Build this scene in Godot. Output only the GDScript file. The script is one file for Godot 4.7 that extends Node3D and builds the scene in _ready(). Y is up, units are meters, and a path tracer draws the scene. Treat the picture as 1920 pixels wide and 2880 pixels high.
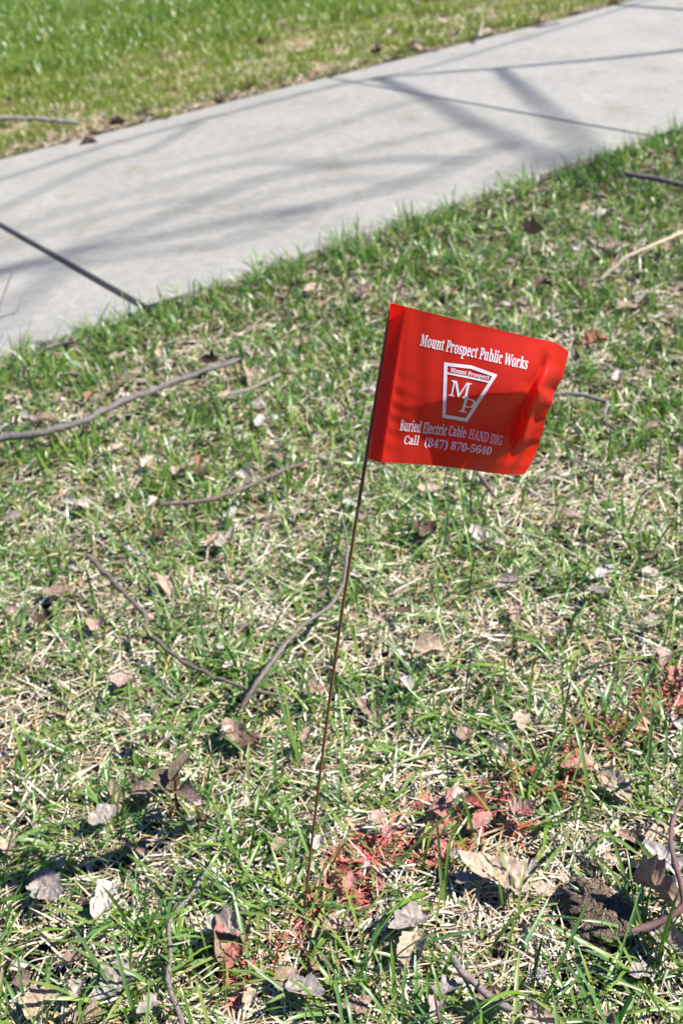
extends Node3D
# A utility marker flag in a patchy spring lawn beside a concrete sidewalk.

const EYE := Vector3(0, 0.794, 0)
const FOCAL := 3027.0            # in pixels of the 1920 x 2880 photograph
const SUN := Vector3(0.60, 0.74, 0.11)
const SLAB := 1.52
var right: Vector3
var up: Vector3
var forward: Vector3
var rng := RandomNumberGenerator.new()
var bumps := FastNoiseLite.new()
var patches := FastNoiseLite.new()
var grain := FastNoiseLite.new()
var walk_origin := Vector3(-0.349, 0, -2.096)
var walk_along := Vector3(cos(0.556), 0, -sin(0.556))
var walk_across := Vector3(-sin(0.556), 0, -cos(0.556))
var taken := {}
var paint_line := PackedVector2Array()
var mats := {}
var bare: Array[Vector4] = []        # hollows and bare patches: x, z, radius, depth
var marks := []                      # things that a leaf can lie beside

# ---------------------------------------------------------------- camera helpers
func ray(px: float, py: float) -> Vector3:
	return forward + right * ((px - 960.0) / FOCAL) + up * ((1440.0 - py) / FOCAL)

func ground_at(px: float, py: float, y := 0.0) -> Vector3:
	var d := ray(px, py)
	return EYE + d * ((y - EYE.y) / d.y)

func at_depth(px: float, py: float, depth: float) -> Vector3:
	return EYE + ray(px, py) * depth

func across(x: float, z: float) -> float:
	return (x - walk_origin.x) * walk_across.x + (z - walk_origin.z) * walk_across.z

func soil(x: float, z: float) -> float:
	var dip := 0.0
	for q in bare:
		var e := Vector2(x - q.x, z - q.y).length() / q.z
		if e < 2.0:
			dip += q.w * exp(-e * e * 2.0)
	return -0.016 - dip + 0.008 * bumps.get_noise_2d(x * 100.0, z * 100.0) + 0.004 * bumps.get_noise_2d(x * 420.0 + 50.0, z * 420.0)

# ---------------------------------------------------------------- naming helpers
func numbered(called: String) -> String:
	var n: int = taken.get(called, 0)
	taken[called] = n + 1
	return called if n == 0 else "%s_%03d" % [called, n]

func tag(o: Node3D, label: String, category: String, group := "", kind := "") -> Node3D:
	o.set_meta("label", label)
	o.set_meta("category", category)
	if group != "":
		o.set_meta("group", group)
	if kind != "":
		o.set_meta("kind", kind)
	return o

func place(called: String, mesh: Mesh, material: Material, parent: Node = self, at := Vector3.ZERO) -> MeshInstance3D:
	var o := MeshInstance3D.new()
	o.name = numbered(called) if parent == self else called
	o.mesh = mesh
	o.material_override = material
	o.position = at
	parent.add_child(o, true)
	return o

func base(called: String, at: Vector3) -> Node3D:
	var o := Node3D.new()
	o.name = numbered(called)
	o.position = at
	add_child(o)
	return o

# ---------------------------------------------------------------- geometry collector
class Soup:
	var v := PackedVector3Array()
	var n := PackedVector3Array()
	var c := PackedColorArray()
	var t := PackedVector2Array()
	var i := PackedInt32Array()
	func mesh() -> ArrayMesh:
		if i.size() < 150000:
			for k in range(0, i.size(), 3):
				var p := v[i[k]]
				if (v[i[k + 1]] - p).cross(v[i[k + 2]] - p).dot(n[i[k]] + n[i[k + 1]] + n[i[k + 2]]) > 0.0:
					var w := i[k + 1]
					i[k + 1] = i[k + 2]
					i[k + 2] = w
		var a := []
		a.resize(Mesh.ARRAY_MAX)
		a[Mesh.ARRAY_VERTEX] = v
		a[Mesh.ARRAY_NORMAL] = n
		if c.size() == v.size():
			a[Mesh.ARRAY_COLOR] = c
		if t.size() == v.size():
			a[Mesh.ARRAY_TEX_UV] = t
		a[Mesh.ARRAY_INDEX] = i
		var m := ArrayMesh.new()
		m.add_surface_from_arrays(Mesh.PRIMITIVE_TRIANGLES, a)
		return m
	func quad(a: int, b: int, d: int, e: int) -> void:
		i.append(a); i.append(b); i.append(d)
		i.append(a); i.append(d); i.append(e)

func noise_image(size: int, seed_value: int, freq: float, octaves: int, lo: Color, hi: Color, speck := 0.0, contrast := 1.0) -> ImageTexture:
	var f := FastNoiseLite.new()
	f.seed = seed_value
	f.frequency = freq
	f.fractal_octaves = octaves
	var g := f.get_seamless_image(size, size)
	var im := Image.create(size, size, false, Image.FORMAT_RGB8)
	var r := RandomNumberGenerator.new()
	r.seed = seed_value
	for y in size:
		for x in size:
			var k := (g.get_pixel(x, y).r - 0.5) * contrast + 0.5 + (r.randf() - 0.5) * speck
			im.set_pixel(x, y, lo.lerp(hi, clampf(k, 0, 1)))
	im.generate_mipmaps()
	return ImageTexture.create_from_image(im)

func cloth_like(called: String, rough: float, spec: float, back: Color) -> StandardMaterial3D:
	var m := StandardMaterial3D.new()
	m.resource_name = called
	m.vertex_color_use_as_albedo = true
	m.roughness = rough
	m.metallic_specular = spec
	m.cull_mode = BaseMaterial3D.CULL_DISABLED
	if back != Color.BLACK:
		m.backlight_enabled = true
		m.backlight = back
	return m

# ---------------------------------------------------------------- spray paint on the lawn
func paint(p: Vector3) -> float:
	# share of red spray paint at a place: a ragged broken line on the ground
	var q := Vector2(p.x, p.z)
	var best := 9.0
	var thin := 0.0
	for k in paint_line.size() - 1:
		var away := q.distance_to(Geometry2D.get_closest_point_to_segment(q, paint_line[k], paint_line[k + 1]))
		if away < best:
			best = away
			thin = 0.0 if k in [2, 3, 4, 5] else 0.09
		if best < 0.01:
			break
	if best > 0.075:
		return 0.0
	var rag := 0.5 + 0.5 * grain.get_noise_2d(p.x * 900.0, p.z * 900.0)
	var broken := 0.5 + 0.5 * patches.get_noise_2d(p.x * 900.0 + 77.0, p.z * 900.0)
	return smoothstep(0.0, 0.16, rag * 0.8 + broken * 0.95 - 0.52 - thin - best * 12.0)

func bareness(x: float, z: float) -> float:
	var b := 0.0
	for q in bare:
		b = maxf(b, 1.0 - Vector2(x - q.x, z - q.y).length() / q.z * (1.0 + 0.5 * grain.get_noise_2d(x * 900.0, z * 900.0)))
	return b

# ---------------------------------------------------------------- blades
func blade(s: Soup, p: Vector3, azimuth: float, rise: float, length: float, width: float, bend: float, segs: int, fold: bool, tone: Color, painted: float, floor_y: float, roll := 0.0) -> void:
	var flat := Vector3(cos(azimuth), 0, sin(azimuth))
	var side0 := Vector3(-flat.z, 0, flat.x)
	var first := s.v.size()
	var step := length / segs
	var cols := 3 if fold else 2
	var e := rise
	var q := p
	for k in segs + 1:
		var t := float(k) / segs
		var d := flat * cos(e) + Vector3(0, sin(e), 0)
		var nn := Vector3(0, cos(e), 0) - flat * sin(e)
		var a := roll * (0.4 + t)
		var side := side0 * cos(a) + nn * sin(a)
		nn = nn * cos(a) - side0 * sin(a)
		var w := width * 0.5 * minf(1.0, 0.62 + 1.6 * t) * sqrt(maxf(0.0, 1.0 - t * t * t * t * 0.96 - 0.03 * t))
		if k == segs:
			w = width * 0.03
		var c := tone
		if painted > 0.0:
			var pk := paint(q)
			if pk > 0.0:
				c = c.lerp(Color(0.52, 0.10, 0.09), clampf(pk * 1.3, 0.0, 0.95) * painted)
		if fold:
			s.v.append(q - side * w); s.v.append(q - nn * w * 0.32); s.v.append(q + side * w)
			s.n.append((nn + side * 0.3).normalized()); s.n.append(nn); s.n.append((nn - side * 0.3).normalized())
			s.c.append(c); s.c.append(c); s.c.append(c)
		else:
			s.v.append(q - side * w); s.v.append(q + side * w)
			s.n.append(nn); s.n.append(nn)
			s.c.append(c); s.c.append(c)
		q += d * step
		e -= bend / segs * (0.5 + t)
		if q.y < floor_y:
			q.y = floor_y
			e = maxf(e, 0.02)
	for k in segs:
		var a0 := first + k * cols
		for j in cols - 1:
			s.quad(a0 + j, a0 + j + cols, a0 + j + 1 + cols, a0 + j + 1)

func straw_color() -> Color:
	var r := rng.randf()
	var c: Color
	if r < 0.46:
		c = Color(0.58, 0.49, 0.345).lerp(Color(0.44, 0.355, 0.24), rng.randf())
	elif r < 0.76:
		c = Color(0.76, 0.70, 0.57)
	elif r < 0.92:
		c = Color(0.24, 0.18, 0.12).lerp(Color(0.33, 0.28, 0.22), rng.randf())
	else:
		c = Color(0.46, 0.30, 0.14)
	return c * rng.randf_range(0.75, 1.12)

func green_color() -> Color:
	var r := rng.randf()
	var c := Color(0.098, 0.205, 0.034).lerp(Color(0.185, 0.300, 0.040), rng.randf())
	if r < 0.22:
		c = Color(0.075, 0.175, 0.055)
	elif r > 0.90:
		c = Color(0.24, 0.32, 0.07)
	return c * rng.randf_range(0.8, 1.2)

# how green the lawn is at a place (a real patchiness of the turf)
func greenness(x: float, z: float) -> float:
	var g := 0.5 + 0.75 * patches.get_noise_2d(x * 100.0, z * 100.0) + 0.4 * patches.get_noise_2d(x * 330.0 + 9.0, z * 330.0)
	var a := across(x, z)
	if a > -0.16 and a < 0.0:
		g += 0.45
	return g

func build_lawn() -> void:
	var green := Soup.new()
	var straw := Soup.new()
	var n_straw := 0
	# dead thatch of the strip between camera and sidewalk
	for k in 210000:
		var z := -0.22 - 3.4 * pow(rng.randf(), 1.25)
		var x := rng.randf_range(-1.0, 1.0) * (0.55 - z * 0.42) + 0.05
		if across(x, z) > -0.012:
			continue
		var far := -z
		var g := greenness(x, z)
		if rng.randf() < g * 0.42 - 0.1:
			continue
		if bareness(x, z) > 0.25 and rng.randf() < 0.8:
			continue
		var keep := 1.0 if far < 1.3 else clampf(1.4 - far * 0.42, 0.35, 1.0)
		if rng.randf() > keep:
			continue
		var y := soil(x, z) + 0.001 + 0.013 * rng.randf() * rng.randf()
		var near := far < 1.15
		var w := rng.randf_range(0.0009, 0.0021) * (1.0 if near else 1.25)
		var c := straw_color()
		blade(straw, Vector3(x, y, z), rng.randf() * TAU, rng.randf_range(-0.1, 0.5), rng.randf_range(0.012, 0.05), w, rng.randf_range(-0.1, 1.3), 3 if near else 2, false, c, smoothstep(0.05, 0.55, rng.randf()), soil(x, z) + 0.001, rng.randf_range(-0.7, 0.7))
		n_straw += 1
	# living tufts
	var n_green := 0
	for k in 30000:
		var z := -0.22 - 3.4 * pow(rng.randf(), 1.25)
		var x := rng.randf_range(-1.0, 1.0) * (0.55 - z * 0.42) + 0.05
		var ac := across(x, z)
		if ac > -0.01:
			continue
		var g := greenness(x, z)
		if rng.randf() > clampf(0.30 + g * 0.75, 0.16, 1.0) or bareness(x, z) > 0.2:
			continue
		var near := -z < 1.25
		var count := rng.randi_range(3, 7)
		var size := rng.randf_range(0.65, 1.25) * (1.0 if near else 0.85) * lerpf(1.12, 0.92, smoothstep(0.6, 1.1, -z))
		if rng.randf() < lerpf(0.52, 0.08, smoothstep(0.75, 1.35, -z)):
			continue
		if ac > -0.10:
			size *= 1.2
		var turn := rng.randf() * TAU
		for j in count:
			var spread := rng.randf() * 0.014
			var aa := turn + rng.randf_range(-2.2, 2.2)
			var px := x + cos(aa) * spread
			var pz := z + sin(aa) * spread
			var c := green_color()
			if near and rng.randf() < 0.55:
				c = c.lerp(Color(0.180, 0.290, 0.090), rng.randf_range(0.3, 0.9))
			if rng.randf() < 0.10:
				c = Color(0.27, 0.31, 0.085)
			var sy := soil(px, pz)
			var rise := rng.randf_range(0.35, 1.45) if not near or rng.randf() < 0.55 else rng.randf_range(0.08, 0.6)
			blade(green, Vector3(px, sy, pz), aa, rise, rng.randf_range(0.032, 0.082) * size, rng.randf_range(0.0014, 0.0036) * (0.72 + 0.35 * size), rng.randf_range(0.1, 1.7), 6 if near else 4, near, c, smoothstep(0.6, 1.0, rng.randf()) * 0.8, sy + 0.003, rng.randf_range(-0.6, 0.6))
			n_green += 1
	print("straw ", n_straw, " green ", n_green)
	tag(place("dry_grass", straw.mesh(), mats.straw), "matted tan dead grass covering the soil around the flag", "dry grass", "", "stuff")
	tag(place("grass", green.mesh(), mats.grass), "patchy green spring grass growing around the red marker flag", "grass", "", "stuff")

	# the lawn beyond the sidewalk: copies of small clumps
	for kind in 2:
		var s := Soup.new()
		for j in 60:
			var a := rng.randf() * TAU
			var rr := sqrt(rng.randf()) * 0.075
			var p := Vector3(cos(a) * rr, 0, sin(a) * rr)
			if kind == 0:
				var c := Color(0.135, 0.230, 0.040).lerp(Color(0.215, 0.305, 0.055), rng.randf())
				blade(s, p, rng.randf() * TAU, rng.randf_range(0.5, 1.45), rng.randf_range(0.035, 0.095), rng.randf_range(0.003, 0.0056), rng.randf_range(0.2, 1.6), 3, false, c, 0.0, 0.002, rng.randf_range(-0.6, 0.6))
			else:
				var c := straw_color()
				blade(s, p + Vector3(0, 0.012 * rng.randf(), 0), rng.randf() * TAU, rng.randf_range(0.0, 0.7), rng.randf_range(0.02, 0.05), rng.randf_range(0.0015, 0.0035), rng.randf_range(0, 1.3), 2, false, c, 0.0, 0.001, rng.randf_range(-0.6, 0.6))
		var mm := MultiMesh.new()
		mm.transform_format = MultiMesh.TRANSFORM_3D
		mm.use_colors = true
		mm.mesh = s.mesh()
		var spots: Array[Transform3D] = []
		var tints: Array[Color] = []
		for k in 34000:
			var z := -2.2 - 13.0 * pow(rng.randf(), 1.3)
			var x := rng.randf_range(-1.0, 1.0) * (0.9 - z * 0.42) + 0.1
			var ac := across(x, z) - SLAB
			if ac < 0.06 + 0.05 * patches.get_noise_2d(x * 240.0, z * 240.0):
				continue
			var lush := smoothstep(0.45, 2.3, ac + 0.7 * patches.get_noise_2d(x * 60.0, z * 60.0))
			var size := rng.randf_range(0.75, 1.2)
			if kind == 0:
				if rng.randf() > 0.62 + 0.4 * lush:
					continue
				size *= 0.62 + 0.55 * lush
			else:
				if rng.randf() > 0.8 - 0.65 * lush:
					continue
			if ac < 0.12:
				size *= 0.6
			spots.append(Transform3D(Basis(Vector3.UP, rng.randf() * TAU).scaled(Vector3(size, size * rng.randf_range(0.8, 1.15), size)), Vector3(x, soil(x, z), z)))
			var b := rng.randf_range(0.8, 1.2)
			tints.append(Color(b * rng.randf_range(0.9, 1.15) * (1.3 - 0.3 * lush if kind == 0 else 1.0), b, b * rng.randf_range(0.85, 1.1)))
		mm.instance_count = spots.size()
		for k in spots.size():
			mm.set_instance_transform(k, spots[k])
			mm.set_instance_color(k, tints[k])
		print("clumps ", spots.size())
		var o := MultiMeshInstance3D.new()
		o.name = numbered("grass" if kind == 0 else "dry_grass")
		o.multimesh = mm
		o.material_override = mats.grass if kind == 0 else mats.straw
		add_child(o)
		if kind == 0:
			tag(o, "lush bright green lawn on the far side of the sidewalk", "grass", "", "stuff")
		else:
			tag(o, "thin tan dead grass in the lawn across the sidewalk", "dry grass", "", "stuff")

# ---------------------------------------------------------------- ground and sidewalk
func build_ground() -> void:
	var xs := PackedFloat32Array([-400, -120, -40, -15, -7, -4])
	var zs := PackedFloat32Array([120, 30, 8, 3, 1])
	var x := -2.4
	while x < 2.6:
		xs.append(x)
		x += 0.03
	for w in [4.0, 7.0, 15.0, 40.0, 120.0, 400.0]:
		xs.append(w)
	var z := 0.3
	while z > -4.4:
		zs.append(z)
		z -= 0.03
	for w in [-5.0, -6.0, -8.0, -11.0, -16.0, -30.0, -80.0, -200.0, -600.0]:
		zs.append(w)
	var s := Soup.new()
	for b in zs:
		for a in xs:
			s.v.append(Vector3(a, soil(a, b), b))
			var e := 0.01
			s.n.append(Vector3(soil(a - e, b) - soil(a + e, b), 2 * e, soil(a, b - e) - soil(a, b + e)).normalized())
			s.t.append(Vector2(a, b))
	var w := xs.size()
	for j in zs.size() - 1:
		for i in w - 1:
			s.quad(j * w + i, (j + 1) * w + i, (j + 1) * w + i + 1, j * w + i + 1)
	var m := StandardMaterial3D.new()
	m.resource_name = "soil"
	m.albedo_texture = noise_image(512, 4, 0.02, 5, Color(0.15, 0.12, 0.095), Color(0.36, 0.30, 0.25), 0.4, 1.8)
	m.roughness = 0.95
	m.metallic_specular = 0.2
	m.uv1_scale = Vector3(2.2, 2.2, 1)
	m.heightmap_enabled = true
	m.heightmap_texture = noise_image(512, 5, 0.06, 5, Color.BLACK, Color.WHITE, 0.15, 1.6)
	m.heightmap_scale = 0.9
	var o := place("ground", s.mesh(), m)
	o.set_meta("kind", "structure")
	o.set_meta("label", "dark brown crumbly soil under the lawn")

func concrete_image() -> ImageTexture:
	# cement paste with grit, pale and dark sand grains, broad damp-cured blotches and a few stains
	var size := 1024
	var f := FastNoiseLite.new()
	f.seed = 11
	f.frequency = 0.0035
	f.fractal_octaves = 4
	var broad := f.get_seamless_image(size, size)
	f.seed = 12
	f.frequency = 0.03
	f.fractal_octaves = 4
	var mid := f.get_seamless_image(size, size)
	f.seed = 13
	f.frequency = 0.006
	f.fractal_octaves = 5
	var stain := f.get_seamless_image(size, size)
	var im := Image.create(size, size, false, Image.FORMAT_RGB8)
	var r := RandomNumberGenerator.new()
	r.seed = 5
	for y in size:
		for x in size:
			var k := 0.572 + (broad.get_pixel(x, y).r - 0.5) * 0.045 + (mid.get_pixel(x, y).r - 0.5) * 0.06 + r.randf_range(-0.06, 0.06)
			var st := maxf(0.0, stain.get_pixel(x, y).r - 0.66)
			k -= st * 0.18
			var g := r.randf()
			if g < 0.012:
				k -= 0.16
			elif g > 0.975:
				k += 0.13
			im.set_pixel(x, y, Color(k, k * 0.986, k * (0.950 - st * 0.2)))
	return ImageTexture.create_from_image(im)

func build_sidewalk() -> void:
	var m := StandardMaterial3D.new()
	m.resource_name = "concrete"
	m.albedo_texture = concrete_image()
	m.roughness = 0.9
	m.metallic_specular = 0.3
	m.uv1_triplanar = true
	m.uv1_world_triplanar = true
	m.uv1_scale = Vector3(0.75, 0.75, 0.75)
	m.heightmap_enabled = true
	m.heightmap_texture = noise_image(1024, 12, 0.2, 3, Color.BLACK, Color.WHITE, 0.5, 1.5)
	m.heightmap_scale = 0.08
	var walk := base("sidewalk", walk_origin)
	walk.rotation.y = 0.556
	walk.set_meta("kind", "structure")
	walk.set_meta("label", "pale grey concrete sidewalk of square slabs crossing the lawn")
	for k in range(-3, 8):
		# local axes: x along, -z across
		var s := Soup.new()
		var gap := 0.0058
		var r := 0.006
		var x0 := k * SLAB + gap
		var x1 := (k + 1) * SLAB - gap
		var lift := rng.randf_range(-0.0015, 0.0015)
		# rings from bottom outside over a rounded arris to the top
		var rings := [[0.0, -0.10], [0.0, -r], [r * 0.3, -r * 0.3], [r, -0.0], [r * 2.2, 0.001]]
		var last := []
		for q in rings:
			var ins: float = q[0]
			var y: float = q[1] + lift
			var idx := []
			var tl := Vector3(x0 + ins, y, -SLAB + ins)
			var trr := Vector3(x1 - ins, y, -SLAB + ins)
			var br := Vector3(x1 - ins, y, -ins)
			var bl := Vector3(x0 + ins, y, -ins)
			var path := [tl, trr, br, bl]
			for c in 4:
				for t in 12:
					var p: Vector3 = path[c].lerp(path[(c + 1) % 4], t / 12.0)
					# slightly worn edges
					if q[1] > -0.05:
						p.y -= 0.0015 * maxf(0.0, grain.get_noise_2d(p.x * 300.0 + k * 31.0, p.z * 300.0))
					idx.append(s.v.size())
					s.v.append(p)
					var out_dir := Vector3(0, 0, -1) if c == 0 else Vector3(1, 0, 0) if c == 1 else Vector3(0, 0, 1) if c == 2 else Vector3(-1, 0, 0)
					var up_share := clampf(ins / r, 0.0, 1.0)
					s.n.append((out_dir * (1.0 - up_share) + Vector3.UP * (up_share + 0.02)).normalized())
			if last.size() > 0:
				for t in 48:
					s.quad(last[t], last[(t + 1) % 48], idx[(t + 1) % 48], idx[t])
			last = idx
		var mid := s.v.size()
		s.v.append(Vector3((x0 + x1) / 2, 0.0012 + lift, -SLAB / 2))
		s.n.append(Vector3.UP)
		for t in 48:
			s.i.append(last[t]); s.i.append(last[(t + 1) % 48]); s.i.append(mid)
		var own: StandardMaterial3D = m.duplicate()
		var b := rng.randf_range(0.965, 1.0)
		own.albedo_color = Color(b, b, b * rng.randf_range(0.985, 1.0))
		own.uv1_offset = Vector3(k * 0.37, 0, k * 0.21)
		place("slab", s.mesh(), own, walk)
	# dirt packed in the joints
	var d := StandardMaterial3D.new()
	d.resource_name = "joint dirt"
	d.albedo_texture = noise_image(256, 17, 0.1, 4, Color(0.14, 0.12, 0.10), Color(0.30, 0.26, 0.22), 0.4, 1.6)
	d.uv1_triplanar = true
	d.uv1_scale = Vector3(6, 6, 6)
	d.roughness = 1.0
	for k in range(-2, 8):
		var s := Soup.new()
		for j in 121:
			var zz := -SLAB * j / 120.0
			for i in 3:
				var top := -0.021 + 0.012 * grain.get_noise_2d(zz * 500.0, k * 90.0) + 0.003 * rng.randf()
				s.v.append(Vector3(k * SLAB + (i - 1) * 0.0057, top if i == 1 else top - 0.001, zz))
				s.n.append(Vector3.UP)
		for j in 120:
			for i in 2:
				s.quad(j * 3 + i, j * 3 + i + 1, j * 3 + i + 4, j * 3 + i + 3)
		place("joint_dirt", s.mesh(), d, walk)

# ---------------------------------------------------------------- sticks
func tube(points: PackedVector3Array, r0: float, r1: float, sides: int, tone: Color, tone2: Color, knots := 0.3) -> ArrayMesh:
	var c := Curve3D.new()
	c.bake_interval = maxf(0.004, r0 * 1.2)
	for k in points.size():
		var tan_v := Vector3.ZERO
		if k > 0 and k < points.size() - 1:
			tan_v = (points[k + 1] - points[k - 1]) / 12.0
		c.add_point(points[k], -tan_v, tan_v)
	var pts := c.get_baked_points()
	var s := Soup.new()
	var ref := Vector3.UP
	for k in pts.size():
		var t := float(k) / maxf(1.0, pts.size() - 1)
		var d := (pts[mini(k + 1, pts.size() - 1)] - pts[maxi(k - 1, 0)]).normalized()
		if absf(d.dot(ref)) > 0.95:
			ref = Vector3.RIGHT
		var a := d.cross(ref).normalized()
		var b := a.cross(d)
		ref = b
		var r := lerpf(r0, r1, t) * (1.0 + knots * grain.get_noise_2d(k * 28.0, r0 * 90000.0)) * (0.6 if k == 0 or k == pts.size() - 1 else 1.0)
		var wander := (a * grain.get_noise_2d(k * 4.0, r0 * 7e4) + b * grain.get_noise_2d(k * 4.0 + 300.0, r0 * 7e4)) * r0 * knots * 1.6 * minf(1.0, minf(k, pts.size() - 1 - k) / 8.0)
		r *= 1.0 + knots * 1.3 * exp(-pow((fposmod(k * c.bake_interval / (r0 * 9.0) + r0 * 1717.0 + 0.4 * grain.get_noise_1d(k * 9.0), 1.0) - 0.5) * 9.0, 2.0))
		for j in sides:
			var h := TAU * j / sides
			var o := a * cos(h) + b * sin(h)
			s.v.append(pts[k] + wander + o * r * (1.0 + 0.08 * grain.get_noise_2d(k * 40.0, j * 60.0)))
			s.n.append(o)
			s.c.append(tone.lerp(tone2, 0.5 + 0.9 * grain.get_noise_2d(k * 33.0 + 7.0, j * 45.0 + r0 * 1e5)))
	for k in pts.size() - 1:
		for j in sides:
			var j2 := (j + 1) % sides
			s.quad(k * sides + j, k * sides + j2, (k + 1) * sides + j2, (k + 1) * sides + j)
	for e in [0, pts.size() - 1]:
		var mid := s.v.size()
		s.v.append(pts[e]); s.n.append((pts[e] - pts[1 if e == 0 else e - 1]).normalized()); s.c.append(tone)
		for j in sides:
			s.i.append(mid); s.i.append(e * sides + j); s.i.append(e * sides + (j + 1) % sides)
	return s.mesh()

func lying(px: Array, lift: float) -> PackedVector3Array:
	var out := PackedVector3Array()
	for q in px:
		var h: float = q[2] if q.size() > 2 else lift
		var p := ground_at(q[0], q[1], h + (0.009 if h > 0.005 and across(ground_at(q[0], q[1]).x, ground_at(q[0], q[1]).z) < -0.05 else 0.0))
		out.append(p)
	return out

func moved(points: PackedVector3Array, by: Vector3) -> PackedVector3Array:
	var out := PackedVector3Array()
	for p in points:
		out.append(p - by)
	return out

func stick(called: String, label: String, category: String, runs: Array, r0: float, r1: float, tone: Color, tone2: Color, lift := 0.012) -> void:
	# runs: the first polyline is the stem, the others are its side shoots (parts)
	var stem := lying(runs[0], lift)
	var at := stem[0]
	var o := place(called, tube(moved(stem, at), r0, r1, 9, tone, tone2), mats.bark, self, at)
	tag(o, label, category, "sticks and twigs fallen on the lawn")
	for k in range(1, runs.size()):
		place("side_shoot", tube(moved(lying(runs[k], lift), at), r1 * 0.95, r1 * 0.5, 7, tone, tone2), mats.bark, o)

func build_sticks() -> void:
	var grey := Color(0.13, 0.115, 0.11)
	var pale := Color(0.26, 0.235, 0.225)
	var red := Color(0.16, 0.085, 0.085)
	stick("stick", "thick grey bark stick curving through grass beside the sidewalk", "stick", [[[-260, 1262], [-120, 1250], [0, 1231], [122, 1218], [239, 1182], [294, 1151], [404, 1108], [527, 1059], [612, 1035], [671, 1010]]], 0.0066, 0.0042, grey, pale, 0.020)
	stick("twig", "dark brown twig with blunt broken end half sunk in grass", "twig", [[[245, 1561, 0.04], [331, 1647, 0.028], [404, 1727, 0.022], [422, 1782, 0.02], [514, 1861, 0.02], [610, 1905, 0.02], [686, 1935, 0.02], [735, 1947, 0.018], [808, 1959, 0.012]]], 0.0033, 0.0016, Color(0.13, 0.10, 0.085), Color(0.22, 0.18, 0.16))
	stick("twig", "smooth purplish twig rising and crossing over the dark brown twig", "twig", [[[680, 1990, 0.012], [722, 1922, 0.03], [784, 1837, 0.034], [845, 1763, 0.03], [931, 1702, 0.028], [967, 1635, 0.026], [975, 1560, 0.024], [973, 1506, 0.02], [961, 1457, 0.016]]], 0.0027, 0.0017, Color(0.15, 0.12, 0.105), Color(0.27, 0.23, 0.21))
	stick("twig", "thin kinked grey brown twig lying over soil beside folded leaf", "twig", [[[594, 2429], [539, 2515], [496, 2564], [474, 2601], [477, 2650], [480, 2699], [471, 2748], [483, 2796], [508, 2864], [520, 2930]]], 0.0014, 0.0024, Color(0.17, 0.13, 0.12), Color(0.30, 0.26, 0.24), 0.008)
	stick("twig", "shiny dark red twig with a side shoot beside earth clod", "twig", [[[1774, 2619, 0.01], [1829, 2604, 0.012], [1890, 2576, 0.018], [1922, 2540, 0.024], [1912, 2480, 0.03], [1897, 2423, 0.032], [1881, 2362, 0.032], [1891, 2301, 0.03], [1915, 2255, 0.03], [1950, 2200, 0.03]], [[1881, 2362, 0.032], [1850, 2342, 0.034], [1799, 2322, 0.034]]], 0.0028, 0.0015, red, Color(0.27, 0.15, 0.15))
	stick("twig", "short slim dark red twig standing up from the straw", "twig", [[[1242, 2900, 0.0], [1235, 2870, 0.008], [1228, 2835, 0.016], [1223, 2800, 0.024]]], 0.0014, 0.0010, red, Color(0.22, 0.12, 0.12))
	stick("stick", "smooth pinkish brown stick lying under grass near white chip", "stick", [[[1270, 2690], [1300, 2735], [1340, 2772], [1401, 2821], [1440, 2840]]], 0.0030, 0.0024, Color(0.23, 0.17, 0.155), Color(0.36, 0.29, 0.27), 0.010)
	stick("stick", "knotty grey stick with a forked end behind the flag", "stick", [[[1380, 1130], [1480, 1118], [1560, 1109], [1603, 1106], [1664, 1118], [1712, 1132]], [[1707, 1130], [1700, 1165], [1688, 1198, 0.012]]], 0.0038, 0.0026, Color(0.19, 0.17, 0.16), Color(0.34, 0.31, 0.30), 0.03)
	stick("dry_stalk", "pale straw coloured dry stalk leaning out of the grass", "stalk", [[[1690, 784, 0.02], [1763, 722, 0.05], [1840, 688, 0.06], [1915, 655, 0.06], [2010, 610, 0.05]]], 0.0035, 0.0028, Color(0.55, 0.46, 0.30), Color(0.68, 0.60, 0.44))
	stick("twig", "thin forked dark twig over leaves in the patchy grass", "twig", [[[453, 1418], [539, 1412], [600, 1402], [667, 1381], [759, 1338], [869, 1296]], [[667, 1381], [710, 1340], [765, 1296]]], 0.0030, 0.0018, Color(0.16, 0.11, 0.10), Color(0.27, 0.20, 0.19), 0.024)
	stick("stick", "pale weathered stick lying in lawn across the sidewalk", "stick", [[[-120, 330], [0, 333], [90, 334], [184, 342], [220, 346]]], 0.009, 0.006, Color(0.42, 0.38, 0.35), Color(0.55, 0.50, 0.47), 0.03)
	stick("twig", "bare spindly branched twig rising at the sidewalk edge", "twig", [[[-60, 1010, 0.0], [-30, 960, 0.03], [0, 860, 0.08], [18, 810, 0.1], [43, 751, 0.12]], [[-30, 900, 0.05], [43, 880, 0.07], [62, 840, 0.085], [76, 812, 0.09]]], 0.0022, 0.0012, Color(0.17, 0.13, 0.12), Color(0.28, 0.23, 0.22))
	stick("twig", "short brown twig poking from grass below the flag", "twig", [[[1345, 1335], [1368, 1365], [1392, 1400]]], 0.0026, 0.002, Color(0.15, 0.10, 0.09), Color(0.25, 0.18, 0.16), 0.02)
	stick("twig", "thin dark twig lying across the far edge of the sidewalk", "twig", [[[1492, 72, 0.006], [1530, 72, 0.006], [1575, 62, 0.006]]], 0.004, 0.003, Color(0.20, 0.17, 0.16), Color(0.30, 0.26, 0.25))
	stick("twig", "pale upright twig at the far edge of the sidewalk", "twig", [[[1330, 118, 0.004], [1346, 98, 0.03], [1358, 58, 0.07]]], 0.006, 0.003, Color(0.42, 0.38, 0.36), Color(0.52, 0.48, 0.45))
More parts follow.
